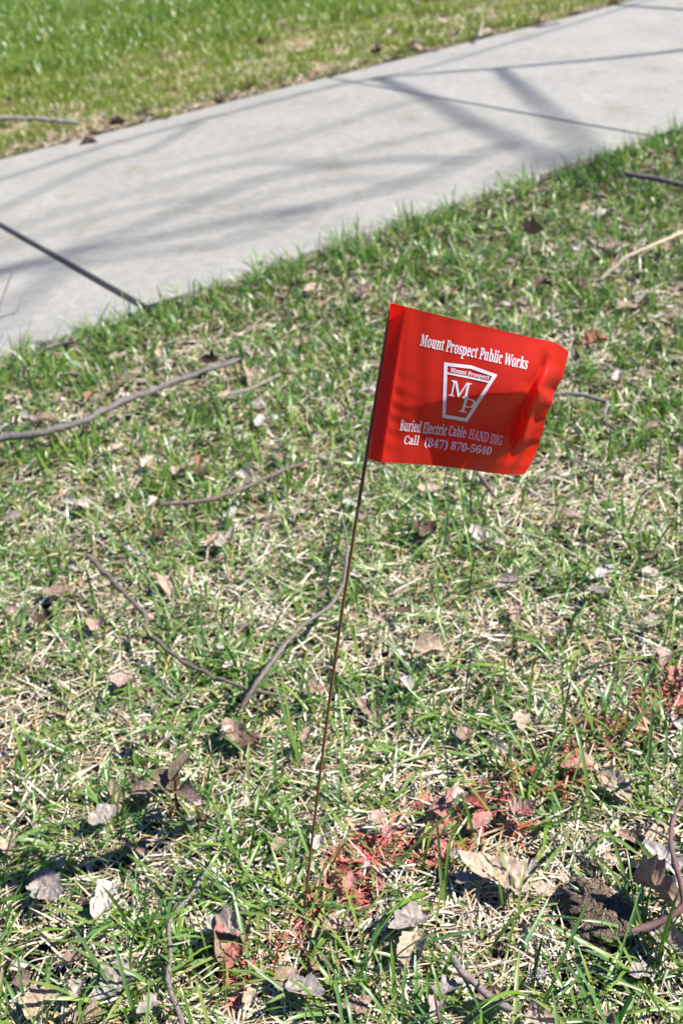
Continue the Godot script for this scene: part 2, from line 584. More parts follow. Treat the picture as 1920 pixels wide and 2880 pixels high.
	stick("stick", "short grey stick on concrete at the grassy sidewalk edge", "stick", [[[130, 978, 0.008], [170, 968, 0.008], [212, 961, 0.008]]], 0.004, 0.003, Color(0.19, 0.16, 0.15), Color(0.29, 0.25, 0.24))
	stick("stick", "dark rough stick in grass where the sidewalk joint ends", "stick", [[[1755, 488], [1830, 500], [1925, 522], [2000, 540]]], 0.0065, 0.005, Color(0.14, 0.12, 0.11), Color(0.24, 0.21, 0.20), 0.03)
	stick("twig", "short grey twig among straw beside the thick grey stick", "twig", [[[640, 1110], [700, 1096], [790, 1052]]], 0.0026, 0.002, Color(0.25, 0.21, 0.20), Color(0.38, 0.34, 0.32), 0.024)

# ---------------------------------------------------------------- leaves
func leaf_mesh(seed_value: int, lobes: int, long: float, curl: float, crumple: float, tone: Color, tone2: Color, where: Vector3, turn: Basis, size: float) -> ArrayMesh:
	var r := RandomNumberGenerator.new()
	r.seed = seed_value
	var ph := r.randf() * TAU
	var off := r.randf() * 900.0
	var s := Soup.new()
	var rings := 7
	var seg := 56
	var pts := []
	var tips := []
	for j in seg:
		var a := TAU * j / seg
		var e := 1.0 / sqrt(pow(cos(a) / long, 2.0) + pow(sin(a), 2.0))
		if lobes > 0:
			e *= 0.74 + 0.30 * absf(cos(a * lobes * 0.5)) + 0.05 * sin(a * 11.0 + ph)
		e *= 1.0 + r.randf_range(-0.03, 0.03) + 0.30 * grain.get_noise_2d(cos(a) * 45.0 + off, sin(a) * 45.0)
		e *= 1.0 + 0.22 * pow(maxf(0.0, cos(a)), 14.0) - 0.10 * pow(maxf(0.0, -cos(a)), 8.0)
		tips.append(e)
	for q in rings + 1:
		for j in seg:
			var a := TAU * j / seg
			var d: float = tips[j] * q / rings
			var x := cos(a) * d
			var z := sin(a) * d
			var y := curl * (z * z * 0.9 + 0.35 * x * x * sin(ph)) + 0.10 * absf(z) * (1.0 + 0.8 * cos(ph))
			y += crumple * (1.4 * absf(grain.get_noise_2d(x * 60.0 + off, z * 60.0)) + 0.6 * grain.get_noise_2d(x * 150.0 + off, z * 150.0))
			# curl over: bend the far side round an axis
			var b := curl * 1.1 * maxf(0.0, z)
			var zz := z if b < 0.01 else sin(b) / b * z
			y += 0.0 if b < 0.01 else (1.0 - cos(b)) / b * z * 0.8
			pts.append(Vector3(x, y, zz))
	for q in rings + 1:
		for j in seg:
			var p: Vector3 = pts[q * seg + j]
			s.v.append(turn * p * size)
			var vein := 1.0
			if fposmod((p.x - absf(p.z) * 0.8) * 4.0 + off, 1.0) < 0.22 or absf(p.z) < 0.06:
				vein = 0.86
			var blot := 0.5 + 0.9 * grain.get_noise_2d(p.x * 55.0 + off, p.z * 55.0 + 30.0)
			var c := tone.lerp(tone2, clampf(blot, 0, 1)) * vein
			var w := where + turn * p * size
			var pk := paint(w)
			if pk > 0.0:
				c = c.lerp(Color(0.44, 0.085, 0.075), clampf(pk * 0.6, 0.0, 0.5))
			s.c.append(c)
			s.n.append(Vector3.UP)
	for q in rings:
		for j in seg:
			var j2 := (j + 1) % seg
			if q == 0:
				s.i.append(0); s.i.append(seg + j); s.i.append(seg + j2)
			else:
				s.quad(q * seg + j, (q + 1) * seg + j, (q + 1) * seg + j2, q * seg + j2)
	var nn := PackedVector3Array()
	nn.resize(s.v.size())
	for k in range(0, s.i.size(), 3):
		var f := (s.v[s.i[k + 2]] - s.v[s.i[k]]).cross(s.v[s.i[k + 1]] - s.v[s.i[k]])
		for e in 3:
			nn[s.i[k + e]] += f
	for j in seg:
		nn[j] = nn[0] if j > 0 else nn[0]
	for k in nn.size():
		s.n[k] = nn[k].normalized() if nn[k].length_squared() > 0 else Vector3.UP
	return s.mesh()

var leaf_tones := {
	"grey": [Color(0.43, 0.385, 0.35), Color(0.30, 0.26, 0.23)],
	"brown": [Color(0.36, 0.265, 0.205), Color(0.25, 0.175, 0.135)],
	"dark": [Color(0.085, 0.05, 0.036), Color(0.14, 0.085, 0.06)],
	"tan": [Color(0.52, 0.41, 0.32), Color(0.40, 0.31, 0.235)],
	"pink": [Color(0.48, 0.345, 0.295), Color(0.36, 0.255, 0.215)],
	"pale": [Color(0.62, 0.57, 0.525), Color(0.45, 0.405, 0.37)],
	"orange": [Color(0.40, 0.20, 0.105), Color(0.30, 0.15, 0.085)],
}
var leaf_words := {"grey": "ash grey", "brown": "brown", "dark": "dark brown", "tan": "tan", "pink": "pinkish brown", "pale": "bleached whitish", "orange": "orange brown"}
var leaf_places := [
	[1648, 2535, 0.075, "beside the rounded earth clod"], [1511, 2738, 0.05, "beside the white stone chip"], [1400, 2800, 0.05, "by the smooth pinkish stick"], [480, 2680, 0.05, "beside the thin kinked twig"],
	[480, 2310, 0.05, "around the dark hollow with the sprout"], [855, 2600, 0.06, "near the foot of the flag wire"], [1890, 2440, 0.07, "beside the dark red twig"], [1250, 2330, 0.06, "in the red sprayed grass"], [1700, 2070, 0.08, "in the red sprayed grass"], [1450, 2220, 0.06, "in the red sprayed grass"],
	[330, 1690, 0.12, "beside the dark brown blunt twig"], [600, 1910, 0.10, "where the two twigs cross"], [900, 1720, 0.10, "beside the smooth purplish twig"], [250, 1170, 0.14, "beside the thick grey stick"], [560, 1050, 0.14, "beside the thick grey stick"], [660, 1380, 0.14, "beside the thin forked dark twig"],
	[1640, 1110, 0.15, "beside the knotty grey stick"], [1780, 710, 0.22, "beside the pale dry stalk"], [120, 340, 0.30, "beside the pale weathered stick"], [70, 2700, 0.06, "on the bare soil patch"],
]

func leaf_place(at: Vector3) -> String:
	var ac := across(at.x, at.z)
	if ac > SLAB:
		return "caught along the far edge of sidewalk" if ac < SLAB + 0.13 else "in the lawn across the sidewalk"
	var best := ""
	var least := 1.0
	for q in leaf_places:
		var g := ground_at(q[0], q[1])
		var d: float = Vector2(g.x - at.x, g.z - at.z).length() / q[2]
		if d < least:
			least = d
			best = q[3]
	if best != "":
		return best
	if ac > -0.18:
		return "at the grassy near edge of sidewalk"
	return "in open patchy grass"

func leaf(px: float, py: float, wide: float, tone: String, label := "", lobes := -1, curl := -1.0, lift := 0.010) -> void:
	var at := ground_at(px, py, lift)
	var ac := across(at.x, at.z)
	if ac > 0.0 and ac < SLAB and label == "":
		at.y = 0.006
	at.y = soil(at.x, at.z) + lift + 0.012 if ac < 0.0 else at.y
	var depth := (at - EYE).dot(forward)
	var size := wide * 0.36 * depth / FOCAL
	var turn := Basis(Vector3.UP, rng.randf() * TAU) * Basis(Vector3.RIGHT, rng.randf_range(-0.22, 0.22)) * Basis(Vector3.BACK, rng.randf_range(-0.2, 0.2))
	if lobes < 0:
		lobes = [0, 0, 5, 3][rng.randi() % 4]
	if curl < 0.0:
		curl = rng.randf_range(0.1, 0.9)
	var t: Array = leaf_tones[tone]
	if label == "":
		var bent := "flat" if curl < 0.4 else "slightly curled" if curl < 0.75 else "strongly curled"
		var big := "small" if size < 0.009 else "large" if size > 0.018 else ""
		label = ("%s %s %s %s dead leaf %s" % [big, bent, leaf_words[tone], "oval" if lobes == 0 else "lobed", leaf_place(at)]).strip_edges()
	var o := place("dead_leaf", leaf_mesh(rng.randi(), lobes, rng.randf_range(1.15, 1.75), curl, rng.randf_range(0.10, 0.30), t[0], t[1], at, turn, size), mats.leaf, self, at)
	tag(o, label, "leaf", "dead leaves scattered on the lawn")

func build_leaves() -> void:
	# leaves that stand out
	leaf(650, 2640, 150, "brown", "large folded brown grey leaf with scalloped edge near flag wire", 0, 0.8, 0.012)
	leaf(640, 2608, 110, "grey", "curled grey leaf resting on the large folded brown leaf", 0, 0.9, 0.020)
	leaf(294, 2288, 92, "grey", "flat grey brown leaf with straw across it beside dark hollow", 0, 0.3, 0.016)
	leaf(128, 2480, 125, "grey", "wide flat ash grey leaf with a green blade across it", 0, 0.25, 0.014)
	leaf(297, 2521, 86, "pale", "pale pinkish leaf fragment with a straight blade shadow", 0, 0.3, 0.016)
	leaf(539, 2240, 70, "pale", "silvery crumpled leaf beside the red stemmed sprout", 3, 1.4, 0.026)
	leaf(1278, 2240, 58, "pale", "small bright white leaf scrap standing upright by red paint", 0, 1.2, 0.018)
	leaf(1419, 2458, 165, "tan", "large cracked tan leaf flattened on straw beside clod", 3, 0.25, 0.014)
	leaf(1835, 2503, 140, "brown", "big brown leaf with rolled pale edge beside red twig", 3, 1.4, 0.022)
	leaf(1872, 2405, 100, "pale", "pale grey pointed lobed leaf under the red twig", 5, 0.5, 0.018)
	leaf(1162, 2655, 125, "tan", "long tan grey leaf under crossing green blades", 0, 0.6, 0.014)
	leaf(1156, 2576, 110, "grey", "grey split leaf beside the red sprayed grass", 3, 0.5, 0.014)
	leaf(850, 2784, 100, "grey", "rounded speckled grey leaf below the flag wire", 0, 0.5, 0.014)
	leaf(1205, 1826, 95, "tan", "upright tan brown leaf half hidden by grass", 0, 1.2, 0.02)
	leaf(1670, 962, 74, "orange", "tan orange curled leaf on top of grass behind flag", 0, 0.8, 0.016)
	leaf(1499, 655, 52, "brown", "rolled up brown leaf standing in grass near the sidewalk", 0, 2.0, 0.02)
	leaf(937, 2590, 90, "pink", "pinkish leaf speckled with red paint near wire base", 3, 0.5, 0.014)
	leaf(1462, 2276, 88, "pink", "creased pink grey leaf dusted with red spray paint", 0, 0.6, 0.016)
	var rest := [
		[333, 2233, 60, "brown"], [398, 2227, 70, "brown"], [539, 2298, 55, "grey"], [490, 2172, 60, "pink"], [15, 2362, 70, "tan"], [43, 2700, 55, "pale"], [800, 2750, 75, "brown"],
		[324, 2752, 130, "grey"], [110, 2822, 120, "tan"], [214, 2772, 70, "grey"], [208, 2692, 60, "brown"], [783, 2375, 50, "brown"], [704, 2796, 60, "tan"], [893, 2297, 50, "pink"], [60, 2740, 70, "brown"], [250, 2850, 80, "brown"], [420, 2820, 60, "grey"],
		[1340, 2252, 70, "dark"], [1223, 2279, 60, "pink"], [1352, 2300, 66, "pink"], [1235, 2337, 70, "brown"], [1315, 2472, 66, "grey"], [1486, 2423, 60, "grey"], [1529, 2490, 55, "tan"], [984, 2478, 60, "pink"],
		[1903, 2490, 60, "pale"], [1878, 2650, 130, "grey"], [1737, 2197, 90, "tan"], [1511, 2864, 110, "tan"], [1700, 2858, 90, "brown"], [1400, 2803, 80, "brown"], [1254, 2772, 80, "grey"], [1230, 2820, 70, "grey"], [1800, 2720, 80, "grey"], [1010, 2820, 70, "brown"], [900, 2690, 70, "brown"], [1780, 2345, 70, "brown"], [1840, 2330, 60, "tan"],
		[153, 1660, 70, "brown"], [630, 1526, 62, "grey"], [594, 1516, 50, "pink"], [471, 1630, 75, "tan"], [269, 1752, 70, "pink"], [655, 2058, 90, "brown"], [389, 2070, 55, "tan"], [343, 1905, 75, "pink"], [453, 1495, 60, "dark"], [37, 1452, 50, "grey"], [355, 1541, 45, "pale"], [122, 1740, 70, "dark"], [700, 2075, 60, "dark"], [30, 1705, 50, "pink"], [880, 1930, 70, "brown"],
		[1340, 1501, 58, "pale"], [1382, 1513, 55, "pale"], [1205, 1489, 75, "dark"], [1434, 1630, 55, "grey"], [1682, 1605, 66, "pale"], [1670, 1667, 50, "grey"], [1548, 1789, 60, "dark"], [1835, 1740, 60, "grey"], [1872, 1826, 80, "pink"], [1040, 1985, 70, "brown"], [1303, 2058, 60, "brown"], [1468, 2022, 70, "tan"], [1401, 2101, 50, "grey"], [1633, 2148, 75, "tan"], [1352, 1801, 55, "dark"], [1000, 1450, 50, "grey"], [1830, 1560, 50, "dark"],
		[251, 1106, 40, "orange"], [704, 1044, 70, "pink"], [631, 1069, 50, "brown"], [729, 1130, 55, "grey"], [67, 1179, 60, "grey"], [575, 1322, 60, "dark"], [514, 1326, 60, "tan"], [680, 1323, 58, "pale"], [429, 1292, 50, "tan"], [594, 1020, 55, "dark"], [190, 1400, 48, "pale"], [226, 1412, 44, "pale"], [729, 1179, 40, "pale"], [337, 1384, 44, "pale"], [784, 1277, 50, "brown"], [560, 1290, 44, "orange"], [330, 1000, 60, "tan"], [460, 1000, 55, "tan"], [120, 1180, 55, "brown"], [850, 960, 50, "brown"], [880, 810, 50, "tan"],
		[1021, 818, 60, "brown"], [1523, 790, 60, "dark"], [1640, 790, 50, "dark"], [1431, 800, 44, "dark"], [1425, 852, 44, "pale"], [1456, 852, 50, "pink"], [1756, 849, 50, "pink"], [1808, 836, 50, "grey"], [1805, 1044, 50, "pink"], [1737, 1063, 46, "pale"], [1205, 1369, 75, "tan"], [1040, 1093, 46, "pale"], [978, 1406, 46, "pale"], [1266, 812, 50, "brown"], [1609, 686, 44, "pale"], [1701, 600, 50, "pale"], [1835, 416, 44, "brown"], [1720, 690, 50, "brown"], [1230, 760, 46, "tan"], [1880, 700, 50, "brown"], [1560, 700, 44, "pink"], [1840, 1190, 50, "brown"],
		[735, 120, 44, "brown"], [560, 300, 40, "pale"], [800, 65, 34, "brown"], [330, 352, 50, "dark"], [620, 265, 44, "brown"], [700, 240, 40, "dark"], [150, 380, 50, "brown"], [1060, 150, 40, "dark"], [1165, 130, 40, "tan"], [1275, 100, 38, "brown"], [1010, 178, 36, "tan"], [420, 310, 44, "tan"], [890, 205, 34, "brown"], [250, 395, 44, "brown"], [1100, 95, 30, "tan"], [20, 290, 44, "brown"],
	]
	for q in rest:
		leaf(q[0], q[1], q[2], q[3])
	# more small ones, thinning toward the sidewalk
	var kinds := ["grey", "brown", "tan", "pink", "pale", "dark", "pale", "grey", "pink"]
	for k in 120:
		var py := rng.randf_range(700, 2500)
		var px := rng.randf_range(-250, 2170)
		var g := ground_at(px, py)
		if across(g.x, g.z) > -0.05:
			continue
		leaf(px, py, rng.randf_range(24, 50) * (0.7 + py / 5000.0), kinds[rng.randi() % kinds.size()], "", -1, -1.0, rng.randf_range(0.004, 0.02))

	# litter caught along the far edge of the sidewalk
	for k in 34:
		var p := walk_origin + walk_along * (-1.0 + 0.105 * k + rng.randf_range(-0.04, 0.04)) + walk_across * (SLAB + rng.randf_range(0.0, 0.09))
		var q := p - EYE
		var depth := q.dot(forward)
		leaf(960.0 + FOCAL * q.dot(right) / depth, 1440.0 - FOCAL * q.dot(up) / depth, rng.randf_range(18, 34), ["brown", "dark", "grey", "brown", "tan"][rng.randi() % 5], "", -1, -1.0, 0.008)

# ---------------------------------------------------------------- small things
func lump(called: String, label: String, category: String, at: Vector3, size: Vector3, rough: float, freq: float, m: Material, tone: Color, tone2: Color) -> MeshInstance3D:
	var s := Soup.new()
	var rows := 26
	var cols := 36
	for j in rows + 1:
		var la := PI * j / rows
		for i in cols + 1:
			var lo := TAU * (i % cols) / cols
			var d := Vector3(sin(la) * cos(lo), cos(la), sin(la) * sin(lo))
			var k := 1.0 + rough * grain.get_noise_3dv(d * freq + at * 500.0) + rough * 0.55 * grain.get_noise_3dv(d * freq * 2.7 + at * 300.0) + rough * 0.3 * grain.get_noise_3dv(d * freq * 7.0)
			s.v.append(d * k * size)
			s.c.append(tone.lerp(tone2, clampf(0.5 + 1.1 * grain.get_noise_3dv(d * freq * 2.0 + Vector3(99, 3, 5)), 0, 1)))
			s.n.append(d)
	for j in rows:
		for i in cols:
			var a := j * (cols + 1) + i
			s.quad(a, a + 1, a + cols + 2, a + cols + 1)
	var nn := PackedVector3Array()
	nn.resize(s.v.size())
	for k in range(0, s.i.size(), 3):
		var f := (s.v[s.i[k + 2]] - s.v[s.i[k]]).cross(s.v[s.i[k + 1]] - s.v[s.i[k]])
		for e in 3:
			nn[s.i[k + e]] += f
	for k in nn.size():
		if nn[k].length_squared() > 0:
			s.n[k] = nn[k].normalized() * (1.0 if nn[k].dot(s.n[k]) > 0 else -1.0)
	var o := place(called, s.mesh(), m, self, at)
	tag(o, label, category)
	return o

func build_small_things() -> void:
	lump("earth_clod", "rounded brown clod of earth among straw and grass", "clod", ground_at(1648, 2535, -0.004), Vector3(0.020, 0.018, 0.019), 0.42, 90.0, mats.earth, Color(0.42, 0.325, 0.25), Color(0.20, 0.155, 0.125))
	lump("earth_clod", "low crumbly patch of dark earth beside rounded clod", "clod", ground_at(1700, 2590, -0.006), Vector3(0.028, 0.009, 0.026), 0.34, 110.0, mats.earth, Color(0.38, 0.295, 0.23), Color(0.19, 0.145, 0.115))
	lump("stone_chip", "small white stone chip lying on straw", "stone", ground_at(1511, 2738, 0.008), Vector3(0.0062, 0.004, 0.0045), 0.35, 120.0, mats.earth, Color(0.62, 0.62, 0.62), Color(0.52, 0.52, 0.52))
	# loose crumbs round the clod and on the bare patches
	var crumb := SphereMesh.new()
	crumb.radial_segments = 7
	crumb.rings = 4
	crumb.radius = 1.0
	crumb.height = 1.7
	var mm := MultiMesh.new()
	mm.transform_format = MultiMesh.TRANSFORM_3D
	mm.use_colors = true
	mm.mesh = crumb
	mm.instance_count = 700
	for k in 700:
		var q: Vector4 = bare[rng.randi() % bare.size()] if k > 250 else Vector4(ground_at(1665, 2560).x, ground_at(1665, 2560).z, 0.045, 0)
		var a := rng.randf() * TAU
		var rr := q.z * 1.1 * sqrt(rng.randf())
		var p := Vector3(q.x + cos(a) * rr, 0, q.y + sin(a) * rr)
		var e := rng.randf_range(0.0007, 0.0032) * rng.randf_range(0.4, 1.0)
		p.y = soil(p.x, p.z) + e * 0.4
		mm.set_instance_transform(k, Transform3D(Basis.from_euler(Vector3(rng.randf() * 6, rng.randf() * 6, rng.randf() * 6)).scaled(Vector3(e, e * rng.randf_range(0.6, 1.0), e * rng.randf_range(0.7, 1.2))), p))
		mm.set_instance_color(k, Color(0.30, 0.225, 0.17) * rng.randf_range(0.45, 1.1))
	var crumbs := MultiMeshInstance3D.new()
	crumbs.name = numbered("soil_crumbs")
	crumbs.multimesh = mm
	crumbs.material_override = mats.earth
	add_child(crumbs)
	tag(crumbs, "loose brown soil crumbs scattered on bare patches of lawn", "soil", "", "stuff")
	# reddish seedling with two small leaves beside the dark hollow
	var foot := ground_at(512, 2300, -0.005)
	var sprout := base("sprout", foot)
	tag(sprout, "small red stemmed seedling beside the silvery crumpled leaf", "seedling")
	place("stem", tube(PackedVector3Array([Vector3.ZERO, Vector3(-0.001, 0.02, 0.002), Vector3(0.001, 0.04, 0.0), Vector3(0.004, 0.055, 0.002)]), 0.0016, 0.0010, 7, Color(0.30, 0.03, 0.03), Color(0.20, 0.03, 0.03)), mats.bark, sprout)
	for q in [[-0.9, 0.040, 0.011], [2.4, 0.034, 0.009], [0.8, 0.053, 0.008]]:
		var b := Basis(Vector3.UP, q[0]) * Basis(Vector3.BACK, 0.5)
		place("leaf", leaf_mesh(int(q[1] * 9000), 0, 1.6, 0.5, 0.10, Color(0.20, 0.13, 0.11), Color(0.14, 0.13, 0.07), foot + Vector3(0, 9, 0), b, q[2]), mats.leaf, sprout, Vector3(0, q[1], 0) + b * Vector3(q[2] * 1.4, 0, 0))

# ---------------------------------------------------------------- the marker flag
var top_edge := PackedVector2Array([Vector2(1141, 863), Vector2(1245, 889), Vector2(1367, 919), Vector2(1502, 951), Vector2(1543, 959), Vector2(1571, 970), Vector2(1598, 989)])
var low_edge := PackedVector2Array([Vector2(1073, 1300), Vector2(1192, 1307), Vector2(1286, 1316), Vector2(1367, 1328), Vector2(1416, 1334), Vector2(1445, 1335), Vector2(1473, 1334)])
var end_edge := PackedVector2Array([Vector2(1598, 989), Vector2(1588, 1034), Vector2(1580, 1063), Vector2(1559, 1101), Vector2(1555, 1120), Vector2(1549, 1140), Vector2(1534, 1169), Vector2(1527, 1206), Vector2(1510, 1263), Vector2(1490, 1308), Vector2(1473, 1334)])
var wire_top: Vector3
var wire_foot: Vector3

func along(e: PackedVector2Array, t: float) -> Vector2:
	var total := 0.0
	for k in e.size() - 1:
		total += e[k].distance_to(e[k + 1])
	var want := t * total
	for k in e.size() - 1:
		var l := e[k].distance_to(e[k + 1])
		if want <= l or k == e.size() - 2:
			return e[k].cubic_interpolate(e[k + 1], e[maxi(k - 1, 0)], e[mini(k + 2, e.size() - 1)], want / l)
		want -= l
	return e[-1]

func flag_pixel(u: float, v: float) -> Vector2:
	var l := Vector2(1141, 863).lerp(Vector2(1073, 1300), v)
	var r := along(end_edge, v)
	var t := along(top_edge, u)
	var b := along(low_edge, u)
	var corner := Vector2(1141, 863) * (1 - u) * (1 - v) + Vector2(1598, 989) * u * (1 - v) + Vector2(1073, 1300) * (1 - u) * v + Vector2(1473, 1334) * u * v
	return t * (1 - v) + b * v + l * (1 - u) + r * u - corner

func wire_depth(v: float) -> float:
	return lerpf(0.650, 0.703, v)

# how far the sheet stands toward the viewer (metres)
func flag_lift(u: float, v: float) -> float:
	var f := -0.050 * u
	# a swell that rises along a line across the middle and drops away below it
	var ridge := 0.67 - 0.36 * u + 0.02 * u * u
	var h := 0.0325 * pow(maxf(u, 0.0), 1.15) * (1.0 - 0.55 * smoothstep(0.72, 1.0, u))
	var d := v - ridge
	if d < 0.0:
		f += h * smoothstep(-0.75, 0.10, d) / smoothstep(-0.75, 0.10, 0.0)
	else:
		f += h * (1.0 - 0.95 * smoothstep(-0.05, 0.24, d)) / (1.0 - 0.95 * smoothstep(-0.05, 0.24, 0.0))
	# free end: falls back at the top, a standing fold, a dent half way
	f -= 0.014 * smoothstep(0.84, 1.02, u) * (1.0 - smoothstep(0.25, 0.5, v))
	f += 0.0075 * exp(-pow((u - 0.93 + 0.07 * v) / 0.035, 2.0)) * smoothstep(0.1, 0.3, v) * (1.0 - 0.5 * smoothstep(0.6, 1.0, v))
	f -= 0.006 * exp(-pow((u - 0.86 + 0.06 * v) / 0.03, 2.0)) * smoothstep(0.05, 0.2, v) * (1.0 - smoothstep(0.7, 0.9, v))
	f -= 0.005 * exp(-(pow((u - 0.98) / 0.05, 2.0) + pow((v - 0.33) / 0.05, 2.0)))
	# lower free corner swings back
	f -= 0.042 * smoothstep(0.52, 1.0, u) * smoothstep(0.70, 1.04, v)
	# slack in the film
	f += 0.0006 * sin(u * 15.0 + v * 4.0 + 2.0 * sin(u * 6.0 + v)) * (1.0 - v) + 0.0002 * sin(u * 37.0 - v * 7.0 + 3.0 * sin(u * 5.0))
	# puckers along the glued hem
	f += 0.00045 * sin(v * 58.0 - u * 14.0 + 2.0 * sin(v * 9.0)) * exp(-u * 13.0) * smoothstep(0.3, 0.5, v) * smoothstep(0.0, 0.03, u)
	f += 0.0045
	return f

func flag_point(u: float, v: float, out_by := 0.0) -> Vector3:
	var q := flag_pixel(u, v)
	return at_depth(q.x, q.y, wire_depth(v) - flag_lift(u, v) - out_by)

func flag_uv(q: Vector2) -> Vector2:
	var g := Vector2((q.x - 1105.0) / 440.0, (q.y - 900.0) / 400.0)
	for k in 7:
		var e := flag_pixel(g.x, g.y) - q
		var du := (flag_pixel(g.x + 0.01, g.y) - flag_pixel(g.x - 0.01, g.y)) / 0.02
		var dv := (flag_pixel(g.x, g.y + 0.01) - flag_pixel(g.x, g.y - 0.01)) / 0.02
		var det := du.x * dv.y - du.y * dv.x
		g -= Vector2(e.x * dv.y - e.y * dv.x, du.x * e.y - du.y * e.x) / det
		g = g.clamp(Vector2(0.005, 0.005), Vector2(0.99, 0.99))
	return g

func on_flag(q: Vector2, out_by: float) -> Vector3:
	var g := flag_uv(q)
	return at_depth(q.x, q.y, wire_depth(g.y) - flag_lift(g.x, g.y) - out_by)

func z(x: float, y: float) -> Vector2:      # from the enlarged view of the flag to photograph pixels
	return Vector2(1000.0 + x * 0.40816, 830.0 + y * 0.40816)

func print_mesh(tris: PackedVector2Array, at: Vector3) -> ArrayMesh:
	var s := Soup.new()
	for k in tris.size():
		s.v.append(on_flag(tris[k], 0.0003) - at)
		s.n.append(-forward)
		s.i.append(k)
	for k in range(0, s.v.size(), 3):
		var f := (s.v[k + 2] - s.v[k]).cross(s.v[k + 1] - s.v[k]).normalized()
		if f.dot(forward) > 0:
			f = -f
			s.i[k + 1] = k + 2
			s.i[k + 2] = k + 1
		for e in 3:
			s.n[k + e] = f
	return s.mesh()

func lettering(text: String, weight: int, start: Vector2, end: Vector2, rise: Vector2, rise_end: Vector2, at: Vector3, parent: Node, thicken := 0.0) -> void:
	var font := SystemFont.new()
	font.font_names = PackedStringArray(["Droid Serif"])
	font.font_weight = weight
	var f: Font = font
	if thicken > 0.0:
		var fv := FontVariation.new()
		fv.base_font = font
		fv.variation_embolden = thicken
		f = fv
	var tm := TextMesh.new()
	tm.text = text
	tm.font = f
	tm.font_size = 64
	tm.pixel_size = 1.0 / 64.0
	tm.depth = 0.0
	tm.curve_step = 2.0
	tm.horizontal_alignment = HORIZONTAL_ALIGNMENT_LEFT
	tm.vertical_alignment = VERTICAL_ALIGNMENT_CENTER
	var a := tm.get_mesh_arrays()
	var vv: PackedVector3Array = a[Mesh.ARRAY_VERTEX]
	var ii: PackedInt32Array = a[Mesh.ARRAY_INDEX] if a[Mesh.ARRAY_INDEX] != null else PackedInt32Array(range(vv.size()))
	# baseline and cap height from the letter H, set on the same line
	var hm := TextMesh.new()
	hm.text = "H"
	hm.font = f
	hm.font_size = 64
	hm.pixel_size = 1.0 / 64.0
	hm.depth = 0.0
	hm.vertical_alignment = VERTICAL_ALIGNMENT_CENTER
	var box := hm.get_aabb()
	var y0 := box.position.y
	var cap := box.size.y
	var lo := 1e9
	var hi := -1e9
	for p in vv:
		lo = minf(lo, p.x)
		hi = maxf(hi, p.x)
	var tris := PackedVector2Array()
	for k in ii:
		var p := vv[k]
		var t := (p.x - lo) / (hi - lo)
		tris.append(start.lerp(end, t) + rise.lerp(rise_end, t) * ((p.y - y0) / cap))
	place("lettering", print_mesh(tris, at), mats.ink, parent)

func outline(points: Array, width: float, inner_closed: bool) -> PackedVector2Array:
	var tris := PackedVector2Array()
	var n := points.size()
	if not inner_closed:
		for k in n - 1:
			var a: Vector2 = points[k]
			var b: Vector2 = points[k + 1]
			var s := (b - a).normalized().orthogonal() * width * 0.5
			for t in 20:
				var p := a.lerp(b, t / 20.0)
				var q := a.lerp(b, (t + 1) / 20.0)
				tris.append_array([p - s, p + s, q + s, p - s, q + s, q - s])
		return tris
	var mid := Vector2.ZERO
	for p in points:
		mid += p / n
	var inner := Geometry2D.offset_polygon(PackedVector2Array(points), -width, Geometry2D.JOIN_MITER)[0]
	for k in n:
		var a: Vector2 = points[k]
		var b: Vector2 = points[(k + 1) % n]
		# the inner corner nearest to each outer corner
		var ia := inner[0]
		var ib := inner[0]
		for c in inner:
			if c.distance_to(a) < ia.distance_to(a):
				ia = c
			if c.distance_to(b) < ib.distance_to(b):
				ib = c
		for t in 20:
			var p := a.lerp(b, t / 20.0)
			var q := a.lerp(b, (t + 1) / 20.0)
			var pi := ia.lerp(ib, t / 20.0)
			var qi := ia.lerp(ib, (t + 1) / 20.0)
			tris.append_array([p, q, qi, p, qi, pi])
	return tris

func wire_at(t: float) -> Vector3:
	# a straight spring wire with a slight set
	var p := wire_foot.lerp(wire_top, t)
	return p + right * (-0.006 * sin(PI * t)) * 0.6

